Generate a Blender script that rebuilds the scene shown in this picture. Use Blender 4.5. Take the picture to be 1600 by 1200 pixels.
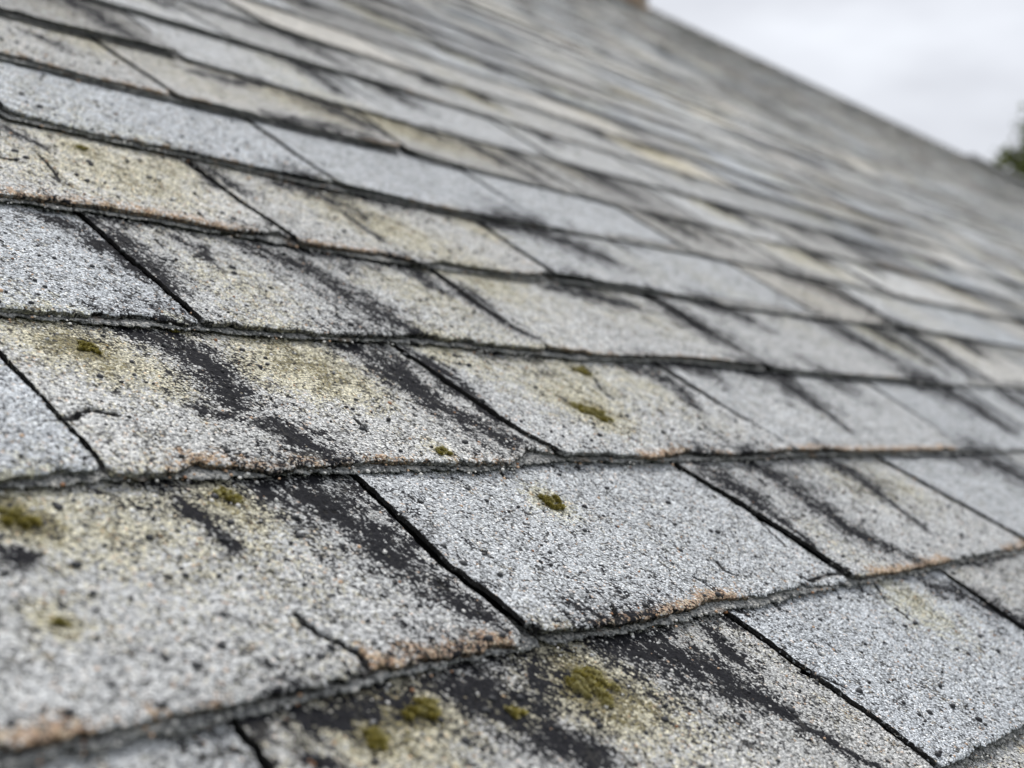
import bpy, math, random
import numpy as np

# ------------------------------------------------------------------ measured roof data
# roof coordinates in metres: u along the courses, v up the slope, w out of the roof
SEAM = {
 0: [(-0.3977,0.0029),(-0.3823,0.0012),(-0.3692,0.0015),(-0.3461,0.0013),(-0.3050,0.0008),(-0.2701,0.0006),(-0.2308,-0.0000),(-0.2088,0.0028),(-0.1474,-0.0006),(-0.1355,0.0006),(-0.1255,0.0075),(-0.1203,0.0008),(-0.0901,-0.0002),(-0.0614,-0.0012),(-0.0259,-0.0020),(0.0098,-0.0002),(0.0754,-0.0026),(0.1242,-0.0012),(0.2024,-0.0046),(0.2217,-0.0047),(0.3018,-0.0083),(0.3996,-0.0083),(0.5719,-0.0116)],
 1: [(-0.3224,-0.0025),(-0.2993,-0.0001),(-0.2909,0.0028),(-0.2783,0.0003),(-0.2725,0.0020),(-0.2677,-0.0002),(-0.2372,-0.0026),(-0.2189,0.0043),(-0.1955,0.0007),(-0.1724,-0.0046),(-0.1502,-0.0011),(-0.0943,0.0020),(-0.0717,-0.0013),(0.0103,-0.0050),(0.0458,0.0089),(0.0520,0.0102),(0.0765,0.0003),(0.1228,0.0018),(0.1542,-0.0037),(0.1784,-0.0060),(0.2290,0.0012),(0.2684,-0.0066),(0.3924,-0.0031),(0.5661,-0.0067),(0.7945,-0.0091),(0.9875,-0.0111)],
 2: [(-0.2430,-0.0006),(-0.2223,-0.0022),(-0.1834,0.0003),(-0.1356,0.0002),(-0.1240,-0.0027),(-0.1140,-0.0029),(-0.0695,-0.0022),(-0.0307,-0.0033),(0.0376,-0.0009),(0.0751,0.0045),(0.1480,-0.0014),(0.2055,-0.0027),(0.2270,-0.0008),(0.3038,-0.0042),(0.4460,0.0037),(0.5756,-0.0030),(0.8036,-0.0054),(0.9778,-0.0087),(1.4276,-0.0022)],
 3: [(-0.1639,0.0010),(-0.0870,0.0041),(-0.0376,0.0038),(0.0210,-0.0029),(0.0496,0.0020),(0.0662,0.0079),(0.0711,-0.0095),(0.0990,-0.0083),(0.1699,-0.0034),(0.2106,-0.0131),(0.2381,-0.0034),(0.3152,-0.0077),(0.4195,0.0028),(0.5504,0.0062),(0.6873,0.0033),(0.8018,0.0041),(0.9673,0.0065),(1.2723,0.0140),(1.6144,0.0042),(1.9454,0.0042)],
 4: [(-0.0750,0.0140),(-0.0703,0.0086),(-0.0070,0.0004),(0.0836,0.0010),(0.1556,-0.0042),(0.2288,-0.0083),(0.3003,-0.0080),(0.3747,-0.0127),(0.4687,-0.0134),(0.5943,0.0025),(0.7534,0.0111),(0.9538,0.0140),(1.0965,0.0140),(1.2953,0.0140)],
 5: [(-0.0048,0.0054),(0.0372,0.0022),(0.0755,-0.0029),(0.1571,-0.0012),(0.2436,0.0014),(0.3072,0.0039),(0.4469,0.0048),(0.4867,0.0132),(0.5991,0.0047),(1.0699,0.0051)],
 6: [(0.0660,-0.0083),(0.1295,-0.0052),(0.2334,0.0082),(0.3564,0.0056),(0.5669,-0.0108),(0.5739,-0.0140)],
}
JOINT = {
 -1: [[(-0.3069,0.0027),(-0.3074,-0.0159),(-0.3113,-0.0310)],[(0.0548,-0.0003),(0.0564,-0.0587),(0.0580,-0.1070),(0.0545,-0.1384)],[(0.3802,-0.0167),(0.3695,-0.0815)]],
 0: [[(-0.1169,0.1412),(-0.1235,0.0906),(-0.1292,0.0576),(-0.1281,0.0327),(-0.1291,0.0044)],[(0.2078,0.1346),(0.2175,0.0763),(0.2199,0.0107),(0.2217,-0.0047)],[(0.5690,0.1302),(0.5963,-0.0032)]],
 1: [[(-0.2625,0.2451),(-0.2666,0.1858),(-0.2700,0.1449)],[(0.0515,0.2844),(0.0544,0.2219),(0.0553,0.1718),(0.0681,0.1450)],[(0.3921,0.2825),(0.3910,0.2115),(0.3956,0.1416)],[(0.8405,0.2942),(0.8230,0.2073),(0.7945,0.1339)]],
 2: [[(-0.1043,0.4299),(-0.1104,0.3712),(-0.1116,0.3393),(-0.1156,0.2829)],[(0.2260,0.4243),(0.2163,0.3423),(0.2251,0.2850)],[(0.5876,0.4260),(0.5926,0.2865)],[(1.0538,0.4376),(1.0006,0.2873)]],
 3: [[(0.0789,0.5689),(0.0713,0.4852),(0.0731,0.4218)],[(0.4307,0.5517),(0.4050,0.4293)],[(1.3389,0.5712),(1.2776,0.4539)]],
 4: [[(0.2576,0.7164),(0.2394,0.5731)]],
 5: [[(0.1721,0.8534),(0.1654,0.7176)],[(0.5306,0.8625),(0.4914,0.7331)]],
 6: [[(0.2986,0.9877),(0.2819,0.8624)]],
}
DARK = [
 [(-0.0690,-0.0092,0.0139),(-0.0419,-0.0195,0.0186),(-0.0194,-0.0382,0.0166),(-0.0174,-0.0574,0.0088),(-0.0065,-0.0770,0.0049)],
 [(0.0156,-0.0209,0.0082),(0.0103,-0.0369,0.0057)],
 [(-0.1980,-0.0066,0.0063),(-0.1852,-0.0166,0.0165),(-0.1690,-0.0274,0.0176)],
 [(-0.1835,-0.0322,0.0118),(-0.1731,-0.0458,0.0136),(-0.1644,-0.0589,0.0091)],
 [(-0.2136,-0.0028,0.0036),(-0.2357,-0.0097,0.0051)],
 [(-0.2873,-0.0028,0.0040),(-0.2709,-0.0100,0.0089),(-0.2526,-0.0123,0.0075)],
 [(-0.2927,-0.0239,0.0039),(-0.2841,-0.0319,0.0062)],
 [(-0.1217,-0.0163,0.0060),(-0.1286,-0.0098,0.0099),(-0.1489,-0.0144,0.0067)],
 [(-0.0059,-0.0864,0.0033),(0.0006,-0.1060,0.0043),(0.0087,-0.1208,0.0032)],
 [(0.3326,-0.0222,0.0063),(0.3602,-0.0350,0.0096),(0.3691,-0.0553,0.0111),(0.3816,-0.0794,0.0095)],
 [(-0.1839,0.1310,0.0091),(-0.1569,0.1232,0.0179),(-0.1545,0.1017,0.0168),(-0.1512,0.0818,0.0133),(-0.1527,0.0577,0.0106),(-0.1472,0.0412,0.0089),(-0.1423,0.0194,0.0056)],
 [(-0.2395,0.1277,0.0035),(-0.2377,0.1181,0.0054),(-0.2386,0.1028,0.0034),(-0.2422,0.0845,0.0030)],
 [(-0.3380,0.0989,0.0046),(-0.3306,0.1001,0.0026)],
 [(0.2419,0.1400,0.0076),(0.2423,0.1197,0.0151),(0.2380,0.0941,0.0124),(0.2338,0.0694,0.0073),(0.2339,0.0451,0.0042),(0.2218,0.0230,0.0023)],
 [(0.3087,0.1354,0.0094),(0.3284,0.1101,0.0161),(0.3192,0.0699,0.0130),(0.3133,0.0333,0.0102),(0.3393,0.0012,0.0051)],
 [(0.4588,0.1310,0.0104),(0.4687,0.1066,0.0156),(0.4462,0.0681,0.0050),(0.4380,0.0315,0.0035)],
 [(0.8129,0.1214,0.0145),(0.8521,0.0975,0.0262),(0.8463,0.0656,0.0226)],
 [(-0.1636,0.2816,0.0067),(-0.1417,0.2759,0.0145),(-0.1390,0.2525,0.0143),(-0.1454,0.2237,0.0112),(-0.1494,0.2018,0.0055)],
 [(-0.1730,0.1960,0.0071),(-0.1675,0.1897,0.0044)],
 [(-0.1529,0.1866,0.0054),(-0.1428,0.1801,0.0063),(-0.1386,0.1639,0.0099),(-0.1284,0.1496,0.0063)],
 [(0.0026,0.2785,0.0078),(0.0200,0.2654,0.0169),(0.0125,0.2273,0.0142),(0.0150,0.2034,0.0097),(0.0226,0.1761,0.0107),(0.0385,0.1621,0.0065)],
 [(0.0596,0.2821,0.0047),(0.0608,0.2528,0.0093),(0.0556,0.2234,0.0085),(0.0548,0.1960,0.0056),(0.0501,0.1776,0.0027)],
 [(0.3371,0.2767,0.0066),(0.3668,0.2653,0.0119),(0.3618,0.2376,0.0088),(0.3375,0.2052,0.0028)],
 [(0.5541,0.2831,0.0118),(0.6002,0.2705,0.0211),(0.5951,0.2409,0.0193),(0.5853,0.2097,0.0073),(0.5662,0.1679,0.0043)],
 [(0.7268,0.2861,0.0098),(0.7385,0.2669,0.0163)],
 [(0.9870,0.2823,0.0168),(1.0672,0.2699,0.0309),(1.0822,0.2347,0.0269),(1.0511,0.1792,0.0112)],
 [(1.3133,0.2859,0.0173),(1.3115,0.2405,0.0256)],
 [(-0.1380,0.4174,0.0043),(-0.1190,0.4043,0.0108),(-0.1131,0.3744,0.0096),(-0.1160,0.3563,0.0042)],
 [(-0.1025,0.4227,0.0050),(-0.1003,0.3863,0.0130),(-0.1038,0.3502,0.0116),(-0.1056,0.3244,0.0047)],
 [(-0.0414,0.4130,0.0052),(-0.0310,0.3980,0.0081),(-0.0343,0.3829,0.0040)],
 [(0.0233,0.4169,0.0055),(0.0423,0.4069,0.0149),(0.0567,0.3874,0.0149)],
 [(0.0667,0.3843,0.0100),(0.0614,0.3503,0.0159),(0.0627,0.3243,0.0145),(0.0682,0.3032,0.0096),(0.0779,0.2932,0.0060)],
 [(0.1788,0.4148,0.0062),(0.2001,0.4053,0.0126),(0.1932,0.3837,0.0069)],
 [(0.2190,0.4067,0.0043),(0.2226,0.3776,0.0092),(0.2191,0.3415,0.0076),(0.2184,0.2988,0.0041)],
 [(0.3819,0.4174,0.0040),(0.4545,0.4169,0.0146),(0.5089,0.3986,0.0105)],
 [(0.5903,0.4225,0.0095),(0.5906,0.3826,0.0203),(0.5904,0.3410,0.0200),(0.5907,0.3035,0.0091)],
 [(0.6904,0.4337,0.0101),(0.7588,0.4207,0.0174),(0.7708,0.4004,0.0087)],
 [(1.0132,0.4267,0.0138),(1.0286,0.3900,0.0314),(1.0354,0.3309,0.0193)],
 [(1.2651,0.4389,0.0154),(1.3152,0.4054,0.0312),(1.2731,0.3312,0.0172)],
 [(0.0902,0.5598,0.0063),(0.0917,0.5319,0.0089),(0.0945,0.5147,0.0048)],
 [(0.1570,0.5533,0.0058),(0.2047,0.5575,0.0151),(0.2154,0.5306,0.0098)],
 [(0.1987,0.5165,0.0029),(0.1956,0.4842,0.0043),(0.1942,0.4546,0.0029)],
 [(0.0789,0.5706,0.0042),(0.0698,0.5244,0.0054)],
 [(0.4270,0.5507,0.0069),(0.5350,0.5648,0.0227),(0.5750,0.5404,0.0263),(0.6070,0.5133,0.0132)],
 [(1.1670,0.5853,0.0176),(1.2636,0.5795,0.0182)],
 [(0.2655,0.8324,0.0044),(0.3102,0.8313,0.0090),(0.3870,0.8572,0.0057)],
 [(0.0751,0.8117,0.0046),(0.0974,0.8004,0.0078)],
 [(0.2906,0.7252,0.0051),(0.3701,0.7361,0.0081),(0.4446,0.7340,0.0065)],
 [(-0.0899,0.5604,0.0073),(-0.0719,0.5401,0.0055)],
]
YELLOW = [(-0.2618,-0.0221,0.0357,0.8000),(-0.2270,-0.0161,0.0207,0.9000),(-0.1199,-0.0287,0.0277,1.2000),(-0.0994,-0.0507,0.0438,0.5000),(0.2609,-0.0443,0.0351,0.9000),(0.2816,-0.0254,0.0241,0.7000),(-0.1802,-0.0331,0.0182,0.6000),(0.3529,-0.0379,0.0317,0.4000),(-0.3195,0.1212,0.0240,1.0000),(-0.2132,0.1238,0.0219,0.9000),(-0.2180,0.0852,0.0573,0.4500),(-0.3004,0.1006,0.0483,0.4500),(-0.2556,0.1198,0.0337,0.5000),(-0.1399,0.0748,0.0209,0.4000),(0.4496,0.0976,0.0401,0.9000),(0.5196,0.0878,0.0381,0.7000),(0.2657,0.0455,0.0370,0.5000),(0.7989,0.0939,0.0453,0.4000),(-0.3443,0.0553,0.0068,0.6000),(0.0153,0.1011,0.0203,0.5000),(-0.2098,0.2569,0.0310,0.9000),(-0.2264,0.2722,0.0352,0.6000),(-0.1818,0.2286,0.0313,0.8000),(-0.0638,0.2626,0.0416,1.0000),(-0.0630,0.2277,0.0305,0.7000),(-0.0271,0.2374,0.0371,0.6000),(-0.1072,0.2402,0.0294,0.6000),(0.0875,0.2847,0.0272,1.0000),(0.2244,0.2517,0.0531,0.9000),(0.1786,0.1978,0.0373,0.8000),(0.1374,0.2654,0.0562,0.6000),(0.3186,0.2464,0.0355,0.8000),(0.3199,0.1748,0.0343,0.5000),(0.5631,0.2093,0.0329,0.4000),(-0.0491,0.3566,0.0390,0.6000),(-0.0153,0.3446,0.0343,0.4000),(0.1311,0.3811,0.0395,0.7000),(0.2940,0.3993,0.0524,0.8000),(0.1810,0.3575,0.0338,0.6000),(0.4694,0.4033,0.0588,0.6000),(0.5404,0.3462,0.0428,0.4000),(0.8870,0.4189,0.0529,0.4000),(-0.0328,0.5277,0.0685,0.7000),(-0.0073,0.4923,0.0561,0.7000),(0.0663,0.5534,0.0341,0.9000),(-0.1049,0.4693,0.0509,0.5000),(0.2127,0.5535,0.0454,0.6000),(0.2141,0.4956,0.0591,0.8000),(0.4106,0.5360,0.0341,1.1000),(0.2484,0.4732,0.0599,0.5000),(0.6522,0.4947,0.0577,0.5000),(0.8301,0.4966,0.0527,0.5000),(0.4330,0.8110,0.0668,0.6000),(0.5106,0.8294,0.0600,0.8000),(0.2508,0.7716,0.0508,0.5000),(-0.0101,0.6672,0.0612,0.4000),(0.1519,0.8785,0.0500,0.4000)]
RUST = [(0.0000,-0.3977,-0.3670,0.0090,1.0000),(0.0000,-0.3461,-0.3035,0.0060,0.4500),(0.0000,-0.2399,-0.1377,0.0120,1.0000),(0.0000,-0.1227,-0.1014,0.0050,0.5000),(0.0000,-0.0806,0.0779,0.0080,1.0000),(0.0000,0.2472,0.4037,0.0080,1.0000),(0.0000,0.5219,0.6280,0.0070,0.9000),(1.0000,-0.2389,-0.1149,0.0130,0.8000),(1.0000,-0.1149,-0.0667,0.0070,0.7000),(1.0000,-0.0459,0.0458,0.0060,0.5000),(1.0000,0.1549,0.2347,0.0080,1.0000),(1.0000,0.2528,0.3924,0.0050,0.6000),(1.0000,0.3981,0.7753,0.0080,0.9000),(2.0000,-0.1863,-0.1240,0.0040,0.3000),(2.0000,-0.0344,0.0674,0.0050,0.4000),(2.0000,0.2270,0.5669,0.0050,0.6000),(2.0000,0.7418,0.9558,0.0050,0.4000),(3.0000,-0.1639,0.0453,0.0130,0.8000),(3.0000,0.0711,0.2074,0.0060,0.8000),(3.0000,0.3144,0.4019,0.0040,0.4000),(3.0000,0.6682,0.8200,0.0080,0.8000),(4.0000,-0.0121,0.1475,0.0030,0.5000),(4.0000,0.3336,0.4926,0.0040,0.6000),(5.0000,0.1003,0.2080,0.0040,0.7000),(5.0000,0.4074,0.4956,0.0070,0.9000)]
CRACK = [
 [(-0.2421,0.0415),(-0.2424,0.0349),(-0.2413,0.0281),(-0.2382,0.0235),(-0.2349,0.0171),(-0.2318,0.0121),(-0.2340,0.0071),(-0.2373,0.0032)],
 [(-0.2665,0.1852),(-0.2601,0.1858),(-0.2545,0.1911),(-0.2442,0.1947),(-0.2401,0.1919)],
 [(-0.2391,0.1919),(-0.2331,0.1902)],
 [(0.3081,0.2047),(0.3047,0.1876),(0.3077,0.1768),(0.2999,0.1594),(0.2947,0.1434)],
 [(-0.0511,0.0105),(-0.0527,0.0064),(-0.0595,0.0011)],
 [(0.0975,0.0330),(0.0916,0.0236),(0.0947,0.0211)],
 [(0.0530,0.0229),(0.0553,0.0173),(0.0545,0.0085),(0.0555,0.0045)],
 [(0.2759,0.2041),(0.2708,0.1942)],
 [(-0.0764,0.1871),(-0.0778,0.1779),(-0.0808,0.1710)],
 [(-0.0862,0.5147),(-0.0887,0.4998),(-0.0923,0.4860),(-0.0976,0.4718)],
 [(-0.1014,0.4766),(-0.0977,0.4677),(-0.0949,0.4606)],
 [(-0.1258,0.4971),(-0.1161,0.4946)],
 [(0.2529,0.2533),(0.2364,0.2345),(0.2359,0.2276),(0.2311,0.2177)],
 [(0.1776,0.1640),(0.1798,0.1544)],
 [(0.0066,0.1383),(0.0033,0.1328)],
 [(0.2600,-0.0079),(0.2519,-0.0172),(0.2471,-0.0224)],
 [(0.2413,-0.0354),(0.2379,-0.0442)],
 [(0.0544,-0.0575),(0.0590,-0.0626),(0.0645,-0.0703),(0.0688,-0.0766)],
 [(0.1680,0.0063),(0.1679,0.0013),(0.2051,0.0050),(0.2266,0.0031)],
 [(0.2192,0.0749),(0.1999,0.0375)],
 [(-0.1416,0.0507),(-0.1439,0.0443)],
]
NODULE = [(0.0574,0.0881,0.0015),(0.0583,0.0816,0.0011),(0.0456,0.0871,0.0015),(0.0688,0.0927,0.0011),(0.0358,0.0839,0.0011),(0.0469,0.0669,0.0011),(0.0493,0.0418,0.0015),(0.0486,0.0366,0.0014),(0.0470,0.0461,0.0011),(0.0435,0.0572,0.0011),(0.0129,0.0742,0.0011),(0.0105,0.0798,0.0011),(-0.2318,0.2366,0.0012),(-0.2363,0.2363,0.0009),(-0.1970,0.2297,0.0016),(-0.1948,0.2226,0.0013),(-0.1909,0.2215,0.0013),(-0.1704,0.2039,0.0019),(-0.1581,0.1963,0.0013),(-0.1551,0.1865,0.0013),(-0.0465,0.2402,0.0015),(-0.0255,0.2683,0.0016),(-0.1877,0.2730,0.0017),(-0.2310,0.2437,0.0009),(-0.3217,0.0699,0.0019),(-0.2968,0.0992,0.0017),(-0.3471,0.0876,0.0018),(-0.3479,0.0796,0.0014),(-0.3486,0.0717,0.0013),(-0.3268,0.0598,0.0014),(-0.3081,0.0646,0.0012),(-0.3196,0.0335,0.0016),(-0.3374,0.0322,0.0013),(-0.2599,0.0719,0.0015),(-0.2505,0.0695,0.0016),(-0.2907,0.0745,0.0012),(-0.2396,0.0969,0.0016),(-0.2140,0.0503,0.0013),(-0.2107,0.0309,0.0016),(-0.2047,0.0896,0.0017),(0.0238,-0.0788,0.0013),(-0.0126,-0.0586,0.0016),(-0.0223,-0.0482,0.0016),(-0.0868,-0.0669,0.0017),(-0.0804,-0.0692,0.0014),(-0.1108,-0.0759,0.0017),(-0.0837,-0.0516,0.0015),(-0.1161,-0.0622,0.0017),(-0.0704,-0.0537,0.0015),(-0.0698,-0.0732,0.0015),(0.3277,-0.0295,0.0013),(0.2854,-0.0639,0.0013),(0.0735,0.1520,0.0012),(0.0743,0.1638,0.0012)]
MOSS = [(-0.2070,0.2571,0.0061,1.0000),(0.0145,0.1046,0.0088,1.0000),(-0.1156,-0.0274,0.0138,0.3500),(-0.2218,-0.0204,0.0090,0.5000),(-0.2578,-0.0271,0.0061,0.7000),(-0.3238,0.1225,0.0083,0.6000),(-0.2113,0.1286,0.0058,0.6000),(0.1744,0.1977,0.0134,0.3500),(0.2463,0.2631,0.0078,0.5000),(-0.1749,-0.0324,0.0047,0.6000),(-0.0325,0.5483,0.0050,0.9000),(-0.3446,0.0553,0.0027,0.5000),(-0.1328,0.2852,0.0043,0.5000),(-0.0407,0.1508,0.0050,0.5000)]
CAM_C = (-0.641412,-0.254582,0.278974)
CAM_R = [[0.5938987, -0.0236301, -0.8041927], [-0.6759694, 0.5273964, -0.5147022], [0.4362908, 0.8492907, 0.2972468]]


PITCH = math.radians(31.7)
EAVE_Z = 4.2                    # height of the roof surface at v = 0
EXPO = 0.143                    # shingle exposure
STEP = 0.0075                   # total thickness of one course
V_RIDGE = 6.10
U0, U1 = -4.0, 26.0

scene = bpy.context.scene
for o in list(bpy.data.objects):
    bpy.data.objects.remove(o)

# ------------------------------------------------------------------ camera, world, sun, exposure
cp, sp = math.cos(PITCH), math.sin(PITCH)
ROOF_R = np.array([[1, 0, 0], [0, cp, -sp], [0, sp, cp]])
ROOF_T = np.array([0, 0, EAVE_Z])


def to_world(p):
    return ROOF_R @ np.asarray(p, float) + ROOF_T


from mathutils import Matrix, Vector
cam_data = bpy.data.cameras.new('camera')
cam = bpy.data.objects.new('camera', cam_data)
scene.collection.objects.link(cam)
Rw = ROOF_R @ np.array(CAM_R)
M4 = Matrix.Identity(4)
for i in range(3):
    for j in range(3):
        M4[i][j] = Rw[i, j]
    M4[i][3] = to_world(CAM_C)[i]
cam.matrix_world = M4
cam_data.sensor_width = 36.0
cam_data.lens = 2178.87 * 36 / 1600
cam_data.clip_start = 0.02
cam_data.clip_end = 3000
cam_data.dof.use_dof = True
cam_data.dof.focus_distance = 0.74
cam_data.dof.aperture_fstop = 6.8
cam_data.dof.aperture_blades = 0
scene.camera = cam

SUN_EL, SUN_AZ = math.radians(60), math.radians(58)      # azimuth from +Y (over the ridge), towards +X
world = bpy.data.worlds.new('World')
scene.world = world
world.use_nodes = True
nt = world.node_tree
nt.nodes.clear()
wo = nt.nodes.new('ShaderNodeOutputWorld')
bg = nt.nodes.new('ShaderNodeBackground')
sky = nt.nodes.new('ShaderNodeTexSky')
sky.sky_type = 'NISHITA'
sky.sun_disc = False
sky.sun_elevation = SUN_EL
sky.sun_rotation = SUN_AZ
sky.air_density = 1.0
sky.dust_density = 3.0
tc = nt.nodes.new('ShaderNodeTexCoord')
mp = nt.nodes.new('ShaderNodeMapping')
mp.inputs['Scale'].default_value = (1.0, 1.0, 2.6)
cl = nt.nodes.new('ShaderNodeTexNoise')
cl.inputs['Scale'].default_value = 3.2
cl.inputs['Detail'].default_value = 4.0
cl.inputs['Roughness'].default_value = 0.5
cr = nt.nodes.new('ShaderNodeValToRGB')
cr.color_ramp.elements[0].position = 0.40
cr.color_ramp.elements[0].color = (4.0, 4.1, 4.4, 1)
cr.color_ramp.elements[1].position = 0.70
cr.color_ramp.elements[1].color = (5.75, 5.95, 6.3, 1)
mx = nt.nodes.new('ShaderNodeMix')
mx.data_type = 'RGBA'
mx.inputs[0].default_value = 0.94
nt.links.new(tc.outputs['Generated'], mp.inputs['Vector'])
nt.links.new(mp.outputs['Vector'], cl.inputs['Vector'])
nt.links.new(cl.outputs['Fac'], cr.inputs['Fac'])
nt.links.new(sky.outputs['Color'], mx.inputs[6])
nt.links.new(cr.outputs['Color'], mx.inputs[7])
nt.links.new(mx.outputs[2], bg.inputs['Color'])
bg.inputs['Strength'].default_value = 0.1
nt.links.new(bg.outputs['Background'], wo.inputs['Surface'])

sun_data = bpy.data.lights.new('sun', 'SUN')
sun_data.energy = 1.5
sun_data.angle = math.radians(10)
sun_data.color = (1.0, 0.98, 0.95)
sun = bpy.data.objects.new('sun', sun_data)
scene.collection.objects.link(sun)
sd = Vector((math.sin(SUN_AZ) * math.cos(SUN_EL), math.cos(SUN_AZ) * math.cos(SUN_EL), math.sin(SUN_EL)))
sun.rotation_euler = sd.to_track_quat('Z', 'Y').to_euler()

vs = scene.view_settings
vs.view_transform = 'Standard'
vs.look = 'None'
vs.gamma = 1.0
vs.exposure = 0.84
vs.use_curve_mapping = False

# ------------------------------------------------------------------ numeric noise
def h2(ix, iy, seed):
    n = (ix.astype(np.int64) * 374761393 + iy.astype(np.int64) * 668265263 + seed * 1274126177) & 0x7fffffff
    n = ((n ^ (n >> 13)) * 1103515245) & 0x7fffffff
    n = ((n ^ (n >> 15)) * 12345677) & 0x7fffffff
    return ((n >> 7) & 0xffff) / 65535.0


def vnoise(x, y, seed=0):
    ix, iy = np.floor(x), np.floor(y)
    fx, fy = x - ix, y - iy
    fx, fy = fx * fx * (3 - 2 * fx), fy * fy * (3 - 2 * fy)
    a, b = h2(ix, iy, seed), h2(ix + 1, iy, seed)
    c, d = h2(ix, iy + 1, seed), h2(ix + 1, iy + 1, seed)
    return (a * (1 - fx) + b * fx) * (1 - fy) + (c * (1 - fx) + d * fx) * fy


def fbm(x, y, seed=0, octs=4):
    s, a, t = 0.0, 0.5, 0.0
    for o in range(octs):
        s = s + a * vnoise(x, y, seed + o * 17)
        t += a
        x, y, a = x * 2.03 + 3.1, y * 2.03 + 7.7, a * 0.5
    return s / t - 0.5


# ------------------------------------------------------------------ materials
def mat(name):
    m = bpy.data.materials.new(name)
    m.use_nodes = True
    m.node_tree.nodes.clear()
    t = m.node_tree
    out = t.nodes.new('ShaderNodeOutputMaterial')
    b = t.nodes.new('ShaderNodeBsdfPrincipled')
    t.links.new(b.outputs[0], out.inputs['Surface'])
    return m, t, b


class NB:
    """small node-building helper"""
    def __init__(self, t):
        self.t = t

    def new(self, typ, **kw):
        n = self.t.nodes.new(typ)
        for k, v in kw.items():
            setattr(n, k, v)
        return n

    def put(self, sock, v):
        if hasattr(v, 'is_linked') or hasattr(v, 'node'):
            self.t.links.new(v, sock)
        else:
            sock.default_value = v

    def math(self, op, a, b=0.0, clamp=False):
        n = self.new('ShaderNodeMath', operation=op, use_clamp=clamp)
        self.put(n.inputs[0], a)
        self.put(n.inputs[1], b)
        return n.outputs[0]

    def ss(self, v, lo, hi):
        n = self.new('ShaderNodeMapRange', interpolation_type='SMOOTHSTEP')
        self.put(n.inputs[0], v)
        n.inputs[1].default_value = lo
        n.inputs[2].default_value = hi
        return n.outputs[0]

    def mix(self, f, a, b, blend='MIX'):
        n = self.new('ShaderNodeMix', data_type='RGBA', blend_type=blend)
        self.put(n.inputs[0], f)
        self.put(n.inputs[6], a)
        self.put(n.inputs[7], b)
        return n.outputs[2]

    def noise(self, vec, scale, detail=3.0, rough=0.55, dist=0.0):
        n = self.new('ShaderNodeTexNoise')
        self.put(n.inputs['Vector'], vec)
        n.inputs['Scale'].default_value = scale
        n.inputs['Detail'].default_value = detail
        n.inputs['Roughness'].default_value = rough
        n.inputs['Distortion'].default_value = dist
        return n

    def voro(self, vec, scale, feature='F1', rnd=1.0):
        n = self.new('ShaderNodeTexVoronoi', feature=feature)
        self.put(n.inputs['Vector'], vec)
        n.inputs['Scale'].default_value = scale
        n.inputs['Randomness'].default_value = rnd
        return n

    def ramp(self, f, stops, interp='LINEAR'):
        n = self.new('ShaderNodeValToRGB')
        cr = n.color_ramp
        cr.interpolation = interp
        while len(cr.elements) < len(stops):
            cr.elements.new(0.5)
        for e, (p, c) in zip(cr.elements, stops):
            e.position = p
            e.color = c if len(c) == 4 else (*c, 1)
        self.put(n.inputs[0], f)
        return n.outputs[0]

    def sep(self, c):
        n = self.new('ShaderNodeSeparateColor')
        self.put(n.inputs[0], c)
        return n.outputs


def roof_vec(nb):
    tcn = nb.new('ShaderNodeTexCoord')
    tcn.object = ROOF
    return tcn.outputs['Object']


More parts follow.
